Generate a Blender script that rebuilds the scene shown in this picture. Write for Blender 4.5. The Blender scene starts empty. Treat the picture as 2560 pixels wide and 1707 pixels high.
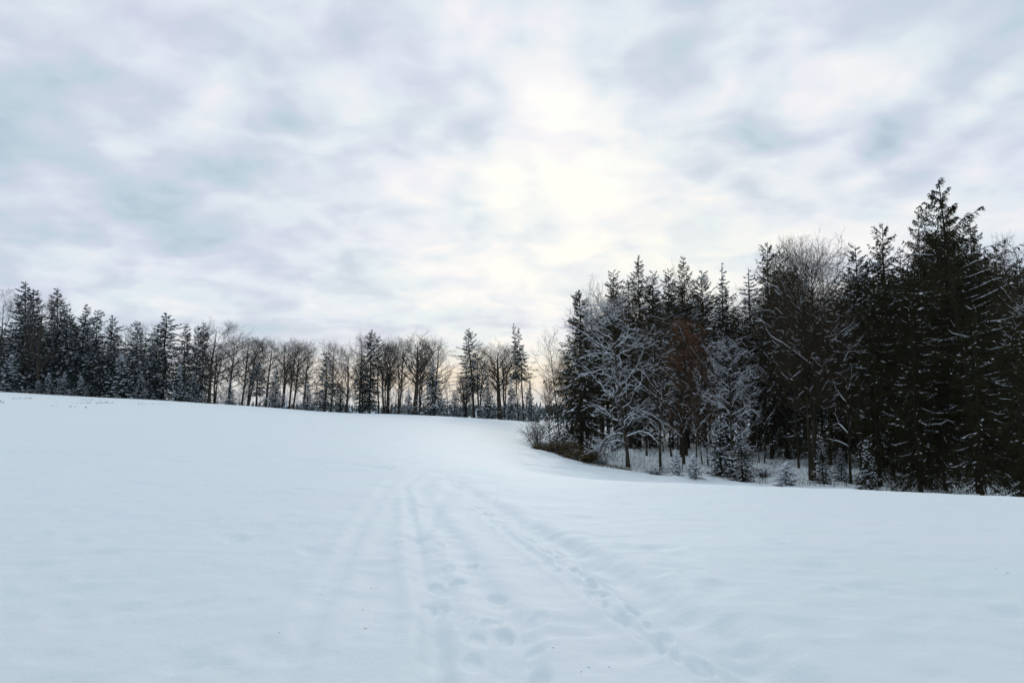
import bpy, math, random
import numpy as np

# ------------------------------------------------------------------ camera
F = 1934.0                     # focal length in pixels of a 2560 px wide picture
CXP, CYP, HROW = 1280.0, 853.5, 1010.0
EYE = 1.6
PITCH = math.atan((HROW - CYP) / F)
sc = bpy.context.scene
COL = sc.collection
cam_d = bpy.data.cameras.new("camera")
cam = bpy.data.objects.new("camera", cam_d)
COL.objects.link(cam)
cam_d.sensor_width = 36.0
cam_d.lens = 36.0 * F / 2560.0
cam_d.clip_end = 12000
cam.location = (0, 0, EYE)
cam.rotation_euler = (math.pi / 2 + PITCH, 0, 0)
sc.camera = cam
sc.view_settings.view_transform = 'Standard'
sc.view_settings.look = 'None'
sc.view_settings.exposure = 0.06
sc.view_settings.gamma = 1.0

SUN_EL, SUN_AZ = math.radians(17), math.radians(3)

def srgb(r, g, b, k=1.0):
    def f(c):
        c /= 255.0
        return (c / 12.92 if c <= 0.04045 else ((c + 0.055) / 1.055) ** 2.4) * k
    return (f(r), f(g), f(b), 1.0)

# ------------------------------------------------------------------ node helper
class NT:
    def __init__(s, nt): s.nt = nt
    def n(s, t, **kw):
        nd = s.nt.nodes.new(t)
        for k, v in kw.items(): setattr(nd, k, v)
        return nd
    def l(s, a, b): s.nt.links.new(a, b)
    def put(s, sock, v):
        if isinstance(v, (int, float, tuple, list)): sock.default_value = v
        else: s.l(v, sock)
    def m(s, op, a, b=None, c=None, clamp=False):
        nd = s.n('ShaderNodeMath', operation=op); nd.use_clamp = clamp
        s.put(nd.inputs[0], a)
        if b is not None: s.put(nd.inputs[1], b)
        if c is not None: s.put(nd.inputs[2], c)
        return nd.outputs[0]
    def noise(s, vec, scale, detail=2, rough=.5, dist=0.0):
        nd = s.n('ShaderNodeTexNoise')
        if vec is not None: s.l(vec, nd.inputs['Vector'])
        nd.inputs['Scale'].default_value = scale
        nd.inputs['Detail'].default_value = detail
        nd.inputs['Roughness'].default_value = rough
        nd.inputs['Distortion'].default_value = dist
        return nd.outputs['Fac']
    def ramp(s, fac, stops, interp='LINEAR'):
        nd = s.n('ShaderNodeValToRGB'); cr = nd.color_ramp; cr.interpolation = interp
        while len(cr.elements) < len(stops): cr.elements.new(0.5)
        for e, (p, c) in zip(cr.elements, stops): e.position = p; e.color = c
        s.l(fac, nd.inputs[0]); return nd.outputs[0]
    def mix(s, fac, a, b):
        nd = s.n('ShaderNodeMixRGB'); s.put(nd.inputs[0], fac); s.put(nd.inputs[1], a); s.put(nd.inputs[2], b)
        return nd.outputs[0]

# ------------------------------------------------------------------ sky (world)
w = bpy.data.worlds.new("World"); sc.world = w; w.use_nodes = True
w.node_tree.nodes.clear()
T = NT(w.node_tree)
tc = T.n('ShaderNodeTexCoord')
sep = T.n('ShaderNodeSeparateXYZ'); T.l(tc.outputs['Generated'], sep.inputs[0])
X, Y, Z = sep.outputs
az = T.m('ARCTAN2', X, Y)                      # radians, + to the right
el = T.m('ARCSINE', Z)
zz = T.m('ADD', T.m('MAXIMUM', Z, 0.0), 0.30)
comb = T.n('ShaderNodeCombineXYZ')
T.l(T.m('MULTIPLY', T.m('DIVIDE', X, zz), 1.9), comb.inputs[0])
T.l(T.m('MULTIPLY', T.m('DIVIDE', Y, zz), 1.9), comb.inputs[1])
pv = comb.outputs[0]
n1 = T.noise(pv, .9, 1.0, .4, .2)
n2 = T.noise(pv, 3.1, 2.6, .42, .5)
n3 = T.noise(pv, 7.0, 3, .5, .5)
s = T.m('ADD', T.m('MULTIPLY', T.m('SUBTRACT', n1, .5), .7), T.m('MULTIPLY', T.m('SUBTRACT', n2, .5), 1.35))
s = T.m('ADD', s, T.m('MULTIPLY', T.m('SUBTRACT', n3, .5), .62))
front = T.m('MULTIPLY_ADD', Y, .5, .5)
s = T.m('ADD', s, T.m('MULTIPLY_ADD', T.m('POWER', front, 2.0), .40, .12))
def blob(px, row, rx, ry, amp, ang=0.0):
    """thicker or thinner cloud, given by its direction and angular size"""
    a0 = math.atan((px - CXP) / F); e0 = math.atan((HROW - row) / F * math.cos(a0))
    wx, wy = rx / F, ry / F
    dx = T.m('SUBTRACT', az, a0); dy = T.m('SUBTRACT', el, e0)
    ca, sa = math.cos(math.radians(ang)), math.sin(math.radians(ang))
    u = T.m('MULTIPLY_ADD', dx, ca / wx, T.m('MULTIPLY', dy, sa / wx))
    v = T.m('MULTIPLY_ADD', dx, -sa / wy, T.m('MULTIPLY', dy, ca / wy))
    r2 = T.m('MULTIPLY_ADD', u, u, T.m('MULTIPLY', v, v))
    return T.m('MULTIPLY', T.m('EXPONENT', T.m('MULTIPLY', r2, -1.0)), amp)
BLOBS = [  # px, row, rx, ry, amount, tilt
    (1450, 420, 560, 400, .22, 0), (1700, 560, 900, 200, .14, 0), (1410, 330, 60, 200, .24, 8), (1440, 440, 120, 70, .26, -10), (1240, 480, 70, 45, .30, 0),
    (1560, 470, 190, 70, .25, -10), (1210, 200, 120, 60, .14, -30), (1250, 470, 75, 60, .22, 0), (1900, 230, 420, 60, .18, 5),
    (1375, 420, 45, 130, .12, 30), (1000, 590, 150, 28, .30, -14), (1200, 650, 190, 45, .20, -5), (1180, 225, 110, 30, .26, -28),
    (1430, 110, 60, 110, .20, 20), (1800, 200, 200, 40, .18, 10),
    (1850, 325, 170, 100, -.42, 8), (1640, 360, 120, 60, -.24, 20), (1370, 570, 190, 45, -.18, -8), (1335, 430, 30, 50, -.45, 40), (1300, 510, 90, 26, -.14, 0),
    (2290, 260, 130, 60, -.3, 40), (2420, 360, 170, 50, -.32, 32), (2150, 420, 190, 40, -.24, 36),
    (2160, 300, 300, 36, .24, 40), (2350, 470, 260, 30, .22, 34), (2480, 250, 120, 26, .22, 38),
    (60, 290, 200, 190, -.28, 0), (500, 560, 420, 80, -.30, -6), (430, 430, 180, 60, -.25, 0), (260, 640, 240, 55, -.15, -10),
    (340, 60, 80, 50, .25, 0), (530, 260, 70, 90, .25, -40), (90, 440, 110, 40, .24, -8), (560, 480, 200, 28, .24, -16),
    (700, 570, 90, 40, .24, -30), (860, 160, 200, 50, .18, -10), (820, 310, 70, 90, .15, -40), (250, 650, 170, 22, .28, -10),
    (640, 90, 90, 90, -.12, 0), (660, 330, 170, 60, -.22, 0), (1080, 250, 130, 60, -.16, -25), (2400, 60, 380, 110, -.06, 0),
    (900, 420, 260, 170, -.12, 0), (300, 330, 500, 400, -.06, 0),
]
s = T.m('ADD', s, T.m('MULTIPLY', blob(1650, 380, 850, 420, 1.0), T.m('MULTIPLY', T.m('SUBTRACT', n2, .48), 1.0)))
cb_ = T.n('ShaderNodeCombineXYZ'); T.l(T.m('MULTIPLY', az, 4.5), cb_.inputs[0]); T.l(T.m('MULTIPLY', el, 24.0), cb_.inputs[1])
n5 = T.noise(cb_.outputs[0], 1.0, 3, .5, .8)      # thin layers seen edge on, low over the horizon
low = T.m('EXPONENT', T.m('MULTIPLY', T.m('POWER', T.m('DIVIDE', T.m('SUBTRACT', el, .07), .14), 2.0), -1.0))
s = T.m('ADD', s, T.m('MULTIPLY', low, T.m('MULTIPLY', T.m('SUBTRACT', n5, .5), .9)))
for b in BLOBS: s = T.m('ADD', s, blob(*b))
s = T.m('ADD', T.m('MULTIPLY', T.m('SUBTRACT', s, .5), .62), .49)
shade = T.ramp(s, [(0.0, srgb(176, 192, 206)), (.20, srgb(193, 209, 220)), (.36, srgb(207, 213, 227)), (.56, srgb(223, 230, 238)),
                   (.76, srgb(240, 239, 242)), (.90, srgb(247, 247, 246)), (1.0, srgb(252, 252, 244))])
hn = T.noise(pv, 1.7, 1.5, .5, .6); hn = T.m('MULTIPLY', T.m('SUBTRACT', hn, .38), 3.5, clamp=True)
mulc = T.mix(hn, (.968, 1.0, .995, 1), (1.0, .985, 1.015, 1))
mm = T.n('ShaderNodeMixRGB', blend_type='MULTIPLY'); mm.inputs[0].default_value = 1.0
T.l(shade, mm.inputs[1]); T.l(mulc, mm.inputs[2]); shade = mm.outputs[0]
# the low band of sky under the clouds: warm towards the hidden sun
warm = T.m('EXPONENT', T.m('MULTIPLY', T.m('POWER', T.m('DIVIDE', T.m('SUBTRACT', el, 0.034), .028), 2.0), -1.0))
wside = T.m('EXPONENT', T.m('MULTIPLY', T.m('POWER', T.m('DIVIDE', T.m('SUBTRACT', az, -.04), .36), 2.0), -1.0))
wn = T.m('ADD', T.m('MULTIPLY', n2, 1.0), .35, clamp=True)
col = T.mix(T.m('MULTIPLY', T.m('MULTIPLY', warm, wside), T.m('MULTIPLY', wn, .85), clamp=True), shade, srgb(254, 233, 200))
warm2 = T.m('EXPONENT', T.m('MULTIPLY', T.m('POWER', T.m('DIVIDE', T.m('SUBTRACT', el, 0.17), .15), 2.0), -1.0))
ws2 = T.m('EXPONENT', T.m('MULTIPLY', T.m('POWER', T.m('DIVIDE', T.m('SUBTRACT', az, .14), .28), 2.0), -1.0))
col = T.mix(T.m('MULTIPLY', T.m('MULTIPLY', T.m('MULTIPLY', warm2, ws2), .42), T.m('MULTIPLY', s, 1.2), clamp=True), col, srgb(255, 252, 232))
nish = T.n('ShaderNodeTexSky', sky_type='NISHITA', sun_disc=False, sun_elevation=SUN_EL, sun_rotation=SUN_AZ, altitude=500)
up10 = T.n('ShaderNodeVectorMath', operation='SCALE'); T.l(col, up10.inputs[0]); up10.inputs['Scale'].default_value = 10.0
full = T.mix(.965, nish.outputs[0], up10.outputs[0])
bg = T.n('ShaderNodeBackground'); T.l(full, bg.inputs[0]); bg.inputs[1].default_value = .10
ow = T.n('ShaderNodeOutputWorld'); T.l(bg.outputs[0], ow.inputs[0])

sun_d = bpy.data.lights.new("sun", 'SUN'); sun_d.energy = .5; sun_d.angle = math.radians(12); sun_d.color = (1, .93, .82)
sun = bpy.data.objects.new("sun", sun_d); COL.objects.link(sun)
sun.rotation_euler = (math.pi / 2 - SUN_EL, 0, math.pi - SUN_AZ)
sc.cycles.max_bounces = 5; sc.cycles.diffuse_bounces = 3; sc.cycles.volume_bounces = 0

# ------------------------------------------------------------------ noise and terrain height
_r = np.random.RandomState(7)
_tab = _r.rand(256, 256)
def vnoise(x, y, seed=0):
    x = np.asarray(x, float) + seed * 17.31; y = np.asarray(y, float) + seed * 9.77
    xi = np.floor(x).astype(int); yi = np.floor(y).astype(int)
    fx = x - xi; fy = y - yi
    fx = fx * fx * fx * (fx * (fx * 6 - 15) + 10); fy = fy * fy * fy * (fy * (fy * 6 - 15) + 10)
    a = _tab[xi & 255, yi & 255]; b = _tab[(xi + 1) & 255, yi & 255]
    c = _tab[xi & 255, (yi + 1) & 255]; d = _tab[(xi + 1) & 255, (yi + 1) & 255]
    return (a + (b - a) * fx) * (1 - fy) + (c + (d - c) * fx) * fy - .5

def zrow(Yd, row):            # height of a point seen in that row at depth Yd
    a = math.atan((CYP - row) / F) + PITCH
    return EYE + Yd * math.tan(a)
PROF = {   # column -> list of (depth, row or ('z', height))
    -2200: [(20, ('z', .3)), (55, ('z', 2.2)), (100, ('z', 4.5)), (150, ('z', 7.5))],
    0: [(20, 1163), (32, 1087), (55, 1036), (100, 997), (150, 974)],
    270: [(20, 1163), (32, 1092), (55, 1045), (100, 1010), (150, 989)],
    520: [(20, 1164), (32, 1100), (55, 1055), (100, 1023), (150, 1002)],
    760: [(20, 1165), (32, 1108), (55, 1068), (100, 1040), (150, 1025)],
    1023: [(20, 1165), (32, 1122), (55, 1084), (100, 1051), (150, 1035)],
    1200: [(21, 1178), (34, 1160), (55, 1132), (90, 1085), (150, 1042)],
    1320: [(21, 1188), (34, 1178), (55, 1165), (90, 1120), (150, 1043)],
    1440: [(22, 1193), (36, 1196), (60, 1192), (95, 1157), (150, 1060)],
    1600: [(24, 1198), (40, 1215), (60, 1207), (85, 1184), (140, 1108), (170, 1100)],
    2010: [(25, 1212), (38, 1230), (55, 1226), (72, 1207), (125, 1098), (170, 1085)],
    2560: [(26, 1238), (38, 1262), (50, 1258), (66, 1243), (115, 1150), (170, 1110)],
    4600: [(26, ('z', -1.8)), (50, ('z', -5)), (66, ('z', -6)), (115, ('z', -5)), (170, ('z', -3))],
}
_us = np.linspace(-2.6, 2.6, 521)
_ly = np.linspace(math.log(3), math.log(4000), 400)
_cols = []
for pxc, lst in sorted(PROF.items()):
    ys = [3, 9]; zs = [0, 0]
    for (yd, rr) in lst:
        ys.append(yd); zs.append(rr[1] if isinstance(rr, tuple) else zrow(yd, rr))
    z0 = zs[-1]; ylast = ys[-1]
    if z0 > -3: drop = [(200, z0 - 2.2), (260, z0 - 8), (420, -34), (900, -33), (1500, -19), (2200, -16), (4000, -22)]
    else: drop = [(210, z0 - .5), (280, z0 - 6), (420, -34), (900, -33), (1500, -19), (2200, -16), (4000, -22)]
    for yd, z in drop: ys.append(yd); zs.append(z)
    _cols.append(np.interp(_ly, np.log(ys), zs))
_cu = np.array([(p - CXP) / F for p in sorted(PROF)])
_cols = np.array(_cols)
_tabz = np.array([np.interp(_us, _cu, _cols[:, j]) for j in range(len(_ly))]).T      # (us, ly)
def _gs(a, sig, ax):
    r = int(sig * 3); k = np.exp(-.5 * (np.arange(-r, r + 1) / sig) ** 2); k /= k.sum()
    pad = [(0, 0), (0, 0)]; pad[ax] = (r, r)
    ap = np.pad(a, pad, mode='edge')
    return np.apply_along_axis(lambda v: np.convolve(v, k, 'valid'), ax, ap)
_tabz = _gs(_gs(_tabz, 7, 0), 4.5, 1)
def h0(x, y):
    x = np.asarray(x, float); y = np.asarray(y, float)
    r = np.sqrt(x * x + y * y)
    yy = np.where(y > .12 * r, y, .12 * r + .0)
    u = np.clip(x / np.maximum(yy, .3), -2.59, 2.59)
    lv = np.clip(np.log(np.maximum(yy, 3.01)), _ly[0], _ly[-1] - 1e-4)
    iu = (u + 2.6) / (5.2 / 520); il = (lv - _ly[0]) / (_ly[1] - _ly[0])
    i = np.clip(np.floor(iu).astype(int), 0, 519); j = np.clip(np.floor(il).astype(int), 0, 398)
    a = iu - i; b = il - j
    z = (_tabz[i, j] * (1 - a) + _tabz[i + 1, j] * a) * (1 - b) + (_tabz[i, j + 1] * (1 - a) + _tabz[i + 1, j + 1] * a) * b
    fade = np.clip((r - 3) / 5, 0, 1)
    back = np.clip(y / 6 + .5, 0, 1)               # behind the viewer the field lies flat
    return z * fade * back
def ground_at(px, row):
    a = math.atan((CYP - row) / F) + PITCH
    uu = (px - CXP) / (F * math.cos(PITCH) - (CYP - row) * math.sin(PITCH))
    y = 3.0
    while y < 160:
        if EYE + y * math.tan(a) <= float(h0(uu * y, y)): break
        y *= 1.004
    return uu * y, y
V = 2560 / 2352.0
def line(pts): 
    g = sorted([ground_at(px * V, r * V)[::-1] for px, r in pts]); return np.array([q[0] for q in g]), np.array([q[1] for q in g])
LINES = [  # points in the picture, half width, depth, berm
    (line([(1005, 1568), (990, 1450), (972, 1350), (950, 1220), (932, 1110)]), .085, .030, .014),
    (line([(1200, 1568), (1178, 1430), (1075, 1290), (1010, 1200), (965, 1120)]), .14, .030, .018),
    (line([(1030, 1400), (990, 1290), (965, 1210)]), .13, .03, .018),
    (line([(1800, 1568), (1600, 1430), (1400, 1300), (1200, 1200), (1040, 1100), (1000, 1075)]), .24, .095, .035),
    (line([(1620, 1568), (1480, 1460), (1370, 1370), (1290, 1280), (1150, 1190), (1020, 1090)]), .07, .020, .012),
    (line([(1640, 1568), (1500, 1475), (1370, 1385), (1250, 1290), (1120, 1195)]), .05, .012, .010),
    (line([(660, 1568), (745, 1360), (800, 1260), (850, 1170), (895, 1100)]), .10, .014, .012),
    (line([(870, 1568), (872, 1360), (890, 1200), (905, 1110)]), .22, .012, .004),
    (line([(1130, 1568), (1090, 1440), (1010, 1300), (975, 1200), (945, 1120)]), .28, .012, .004),
]
_fr = np.random.RandomState(11)
PRINTS = []     # x, y, half length, half width, heading, depth
for px, r in [(1085,1290),(1140,1365),(1225,1497),(1000,1338),(985,1380),(1010,1385),(1530,1478),(1462,1408),(1335,1320),(1352,1338),(1368,1362),(1290,1280),
              (1255,1265),(1195,1218),(1165,1210),(1150,1190),(1120,1175),(1100,1165),(1220,1230),(1080,1150),(1060,1135),(1045,1120),(1500,1442),(1610,1532),(1480,1425),
              (1400,1388),(1010,1250),(960,1160),(990,1215),(1095,1475),(1070,1430),(1240,1545),(1235,1425),(1130,1430),(1160,1450),(1085,1530),(1030,1300),(1050,1330),(1320,1305)]:
    x, y = ground_at(px * V, r * V); PRINTS.append((x, y, _fr.uniform(.13, .17), _fr.uniform(.05, .07), _fr.uniform(-.4, .4), _fr.uniform(.016, .032)))
for px, r in [(1700,1500),(1800,1545),(1560,1400),(1440,1300),(1650,1350),(1550,1302),(1890,1298),(2010,1350),(2250,1362),(2190,1330),(1930,1360),(1900,1400),(2060,1480),(2280,1485),
              (430,1386),(545,1385),(530,1228),(355,1205),(545,1235),(720,1265),(600,1520),(420,1510),(110,1335),(60,1300),(190,1350),(290,1400),(160,1425),(30,1320),(200,1270),(85,1225),(170,1236),
              (1960,1510),(1700,1555),(2330,1400),(1820,1250),(2100,1260),(1450,1250),(1560,1275),(1780,1240),(770,1215),(640,1180),(480,1190),(250,1180),(120,1175)]:
    x, y = ground_at(px * V, r * V); PRINTS.append((x, y, _fr.uniform(.16, .3), _fr.uniform(.12, .2), _fr.uniform(-1.2, 1.2), _fr.uniform(.012, .026)))
for k in range(260):
    y = 4.5 + 18 * _fr.rand() ** 1.3; x = _fr.uniform(-.7, .7) * y
    PRINTS.append((x, y, _fr.uniform(.10, .26), _fr.uniform(.10, .26), _fr.uniform(-3, 3), _fr.uniform(.007, .020)))
for (lx, ly) in [(LINES[4][0][0], LINES[4][0][1])]:
    y = 4.0
    while y < 21:
        PRINTS.append((np.interp(y, lx, ly) + _fr.uniform(-.22, .22), y, .12, .05, _fr.uniform(-.4, .4), _fr.uniform(.006, .018)))
        y += _fr.uniform(.22, .5)
# animal trails and lines across the far field
TRAILS = [line2 for line2 in [
    [(850, 1003), (960, 992), (1090, 985), (1200, 977)], [(930, 1030), (1060, 1015), (1160, 1007), (1205, 1003)],
    [(930, 1047), (1040, 1036), (1130, 1030)], [(700, 985), (790, 1000), (860, 1005), (1000, 1022)],
    [(640, 960), (760, 985), (900, 1000)], [(0, 1035), (200, 1040), (420, 1058)], [(560, 1045), (800, 1062), (900, 1075)],
]]
TR = []
for tpts in TRAILS:
    g = [ground_at(px * V, r * V) for px, r in tpts]
    TR.append((np.array([q[0] for q in g]), np.array([q[1] for q in g])))
def h(x, y, fine=True):
    x = np.asarray(x, float); y = np.asarray(y, float)
    z = h0(x, y); r = np.sqrt(x * x + y * y)
    z = z + .10 * vnoise(x / 14, y / 14, 1) * np.clip(r / 20, .25, 3)
    if not fine: return z
    near = np.clip(1.6 - r / 40, 0, 1)
    z = z + .05 * vnoise(x / 2.1, y / 1.3, 2) * np.clip((r - 3) / 6, .4, 1) + (.032 * vnoise(x / .55, y / .42, 3) + .012 * vnoise(x / .19, y / .16, 4)) * near
    track = np.zeros_like(z)
    for (ly, lx), wd, dp, bm in LINES:
        m = (y > 3) & (y < 24)
        wob = .05 * vnoise(y / 1.1, y * 0, 5 + wd * 90)
        o = (x - np.interp(y, ly, lx) - wob) / wd
        fd = np.clip((21 - y) / 12, 0, 1) ** 1.2 * m
        z = z + fd * (-1.15 * dp * np.exp(-np.abs(o) ** 2.6) * (1 + .7 * vnoise(x / .3, y / .35, 8)) + .8 * bm * np.exp(-(np.abs(o) - 1.9) ** 2))
        track = np.maximum(track, fd * np.exp(-(o / 3) ** 2))
    z = z + track * (.009 * vnoise(x / .13, y / .15, 9) + .011 * vnoise(x / .3, y / .3, 10))
    for (px_, py_, a, b, hd, dp) in PRINTS:
        pw = 3.0 if b < .08 else 1.5
        m = np.where((np.abs(x - px_) < .9) & (np.abs(y - py_) < .9))
        if len(m[0]) == 0: continue
        dx = x[m] - px_; dy = y[m] - py_
        c, s_ = math.cos(hd), math.sin(hd)
        q = ((dx * s_ + dy * c) / a) ** 2 + ((dx * c - dy * s_) / b) ** 2
        z[m] += -dp * np.exp(-q ** pw) + .22 * dp * np.exp(-(np.sqrt(q) - 1.6) ** 2 * 5)
    for tx, ty in TR:
        o = np.argsort(tx); yy = np.interp(x, tx[o], ty[o], left=-99, right=-99)
        d = np.abs(y - yy)
        z = z - .10 * np.exp(-(d / .5) ** 2) * (.5 + vnoise(x / .8, y / .8, 12))
    # rough edge of the wood: tufts under the snow
    rough = np.clip((r - 30) / 25, 0, 1) * np.clip((x / np.maximum(y, 1) + .02) / .05, 0, 1) * np.clip((190 - r) / 20, 0, 1)
    z = z + rough * (.35 * vnoise(x / 2.2, y / 2.2, 13) + .16 * vnoise(x / .7, y / .7, 14))
    return z
def hz(x, y): return float(h(np.array([x]), np.array([y]), False)[0])

def mesh_obj(name, verts, faces, mats, parent=None, midx=None, smooth=False):
    me = bpy.data.meshes.new(name)
    verts = np.asarray(verts, dtype=np.float32)
    if isinstance(faces, np.ndarray): faces = [faces]
    faces = [f for f in faces if len(f)]
    nl = sum(f.size for f in faces); nf = sum(len(f) for f in faces)
    me.vertices.add(len(verts)); me.vertices.foreach_set('co', verts.ravel())
    me.loops.add(nl); me.polygons.add(nf)
    me.loops.foreach_set('vertex_index', np.concatenate([f.ravel() for f in faces]).astype(np.int32))
    tot = np.concatenate([np.full(len(f), f.shape[1], np.int32) for f in faces])
    me.polygons.foreach_set('loop_start', np.concatenate([[0], np.cumsum(tot)[:-1]]).astype(np.int32))
    me.polygons.foreach_set('loop_total', tot)
    if midx is not None: me.polygons.foreach_set('material_index', np.asarray(midx, np.int32))
    if smooth: me.polygons.foreach_set('use_smooth', np.ones(nf, bool))
    for m_ in (mats if isinstance(mats, (list, tuple)) else [mats]): me.materials.append(m_)
    me.update(calc_edges=True); me.validate()
    o = bpy.data.objects.new(name, me); COL.objects.link(o); o.parent = parent
    return o

# ------------------------------------------------------------------ materials
def mat(name):
    m_ = bpy.data.materials.new(name); m_.use_nodes = True
    nt = m_.node_tree; nt.nodes.clear(); t = NT(nt)
    p = t.n('ShaderNodeBsdfPrincipled'); o = t.n('ShaderNodeOutputMaterial'); t.l(p.outputs[0], o.inputs[0])
    return m_, t, p
def snow_mat(name, c1, c2, bump=.012, scale=1.0):
    m_, t, p = mat(name)
    g = t.n('ShaderNodeNewGeometry').outputs['Position']
    n = t.noise(g, .22 * scale, 3, .55, .4)
    t.l(t.ramp(n, [(.3, c1), (.7, c2)]), p.inputs['Base Color'])
    p.inputs['Roughness'].default_value = .65
    p.inputs['Specular IOR Level'].default_value = .25
    nf = t.noise(g, 22 * scale, 6, .75); nc = t.noise(g, 3.5 * scale, 3, .6)
    b = t.n('ShaderNodeBump'); b.inputs['Strength'].default_value = .7; b.inputs['Distance'].default_value = bump * 1.6
    t.l(t.m('ADD', nf, t.m('MULTIPLY', nc, 1.6)), b.inputs['Height']); t.l(b.outputs[0], p.inputs['Normal'])
    return m_
M_SNOW = snow_mat("field_snow", (.82, .92, .915, 1), (.855, .905, .935, 1))
M_TSNOW = snow_mat("tree_snow", (.80, .86, .93, 1), (.84, .88, .94, 1), .05)
def bark_mat(name, c, c2, snow=.0):
    m_, t, p = mat(name)
    tcn = t.n('ShaderNodeTexCoord').outputs['Object']
    n = t.noise(tcn, 2.3, 4, .6, .5)
    cc = t.ramp(n, [(.32, c), (.68, c2)])
    if snow:
        ge = t.n('ShaderNodeNewGeometry')
        sp = t.n('ShaderNodeSeparateXYZ'); t.l(ge.outputs['True Normal'], sp.inputs[0])
        nz = t.m('ADD', sp.outputs[2], t.m('MULTIPLY', t.m('SUBTRACT', t.noise(tcn, .9, 2), .5), 2.2))
        cc = t.mix(t.m('GREATER_THAN', nz, 1.0 - snow), cc, (.80, .85, .92, 1))
    t.l(cc, p.inputs['Base Color']); p.inputs['Roughness'].default_value = .9; p.inputs['Specular IOR Level'].default_value = .1
    b = t.n('ShaderNodeBump'); b.inputs['Strength'].default_value = .6; b.inputs['Distance'].default_value = .04
    t.l(t.noise(tcn, 9, 4, .7), b.inputs['Height']); t.l(b.outputs[0], p.inputs['Normal'])
    return m_
M_BARK = bark_mat("dark_bark", (.022, .018, .010, 1), (.045, .036, .022, 1))
M_BEECH = bark_mat("grey_bark", (.035, .029, .02, 1), (.075, .062, .045, 1))
M_TWIG = bark_mat("bare_twigs", (.034, .025, .014, 1), (.062, .046, .027, 1))
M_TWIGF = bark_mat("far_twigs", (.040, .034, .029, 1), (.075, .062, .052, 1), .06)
def leaf_mat(name, c1, c2, c3, frost=0.0):
    m_, t, p = mat(name)
    g = t.n('ShaderNodeNewGeometry')
    rnd = g.outputs['Random Per Island']
    tcn = t.n('ShaderNodeTexCoord').outputs['Object']
    oi = t.n('ShaderNodeObjectInfo').outputs['Random']
    n = t.noise(tcn, .55, 2, .5)
    f = t.m('ADD', t.m('MULTIPLY', rnd, .5), t.m('MULTIPLY', n, .5))
    f = t.m('ADD', f, t.m('MULTIPLY', t.m('SUBTRACT', oi, .5), .25))
    cc = t.ramp(f, [(.25, c1), (.5, c2), (.75, c3)])
    if frost:
        cc = t.mix(t.m('LESS_THAN', t.m('ADD', rnd, t.m('MULTIPLY', t.m('SUBTRACT', n, .5), .6)), frost), cc, (.72, .78, .85, 1))
    t.l(cc, p.inputs['Base Color']); p.inputs['Roughness'].default_value = .85; p.inputs['Specular IOR Level'].default_value = .08
    return m_
M_NEED = leaf_mat("spruce_needles", (.012, .011, .003, 1), (.020, .0185, .006, 1), (.032, .030, .010, 1))
M_NEEDF = leaf_mat("hazed_frosted_needles", (.006, .014, .014, 1), (.010, .022, .020, 1), (.018, .034, .030, 1), .02)  # teal haze tint of distance put into the needle colour; few blades frosted
M_RUST = leaf_mat("withered_leaves", (.09, .040, .02, 1), (.155, .070, .036, 1), (.25, .125, .068, 1))
M_BRUSH = leaf_mat("dry_brush", (.05, .032, .012, 1), (.085, .056, .020, 1), (.13, .09, .04, 1), .03)
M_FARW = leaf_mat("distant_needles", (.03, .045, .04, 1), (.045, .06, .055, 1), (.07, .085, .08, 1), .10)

# ------------------------------------------------------------------ the snow field
ang = np.concatenate([np.radians(np.linspace(-180, -44, 34, endpoint=False)), np.radians(np.linspace(-44, 44, 900, endpoint=False)),
                      np.radians(np.linspace(44, 180, 34, endpoint=False))])
rad = np.concatenate([np.linspace(.8, 3.6, 8, endpoint=False), 1 / np.linspace(1 / 3.6, 1 / 30, 520, endpoint=False),
                      np.geomspace(30, 320, 300, endpoint=False), np.geomspace(320, 3600, 40)])
A, Rr = np.meshgrid(ang, rad)
gx = (Rr * np.sin(A)).ravel(); gy = (Rr * np.cos(A)).ravel()
gz = h(gx, gy)
na, nr = len(ang), len(rad)
ii, jj = np.meshgrid(np.arange(nr - 1), np.arange(na), indexing='ij')
j2 = (jj + 1) % na
q = np.stack([ii * na + jj, ii * na + j2, (ii + 1) * na + j2, (ii + 1) * na + jj], -1).reshape(-1, 4)[:, ::-1]
nv = len(gx)
verts = np.column_stack([np.append(gx, 0), np.append(gy, 0), np.append(gz, 0)])
fan = np.stack([np.full(na, nv), (np.arange(na) + 1) % na, np.arange(na)], -1)
g_o = mesh_obj('snow_field', verts, [q, fan], M_SNOW, smooth=True)
g_o['kind'] = 'structure'
g_o['label'] = 'snow covered field with wheel ruts and footprints running away from the viewer'

# ------------------------------------------------------------------ geometry builders for plants
class Geo:
    def __init__(s): s.v = []; s.f = {3: [], 4: []}; s.m = {3: [], 4: []}; s.n = 0
    def add(s, v, f, mi=0):
        f = np.asarray(f); 
        if len(f) == 0: return
        s.v.append(v); s.f[f.shape[1]].append(f + s.n); s.m[f.shape[1]].append(np.full(len(f), mi)); s.n += len(v)
    def build(s, name, mats, parent, kind=None):
        if s.n == 0: return None
        fs = []; ms = []
        for k in (3, 4):
            if s.f[k]: fs.append(np.concatenate(s.f[k])); ms.append(np.concatenate(s.m[k]))
        o = mesh_obj(name, np.concatenate(s.v), fs, mats, parent, np.concatenate(ms), False)
        if kind: o['kind'] = kind
        return o

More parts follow.
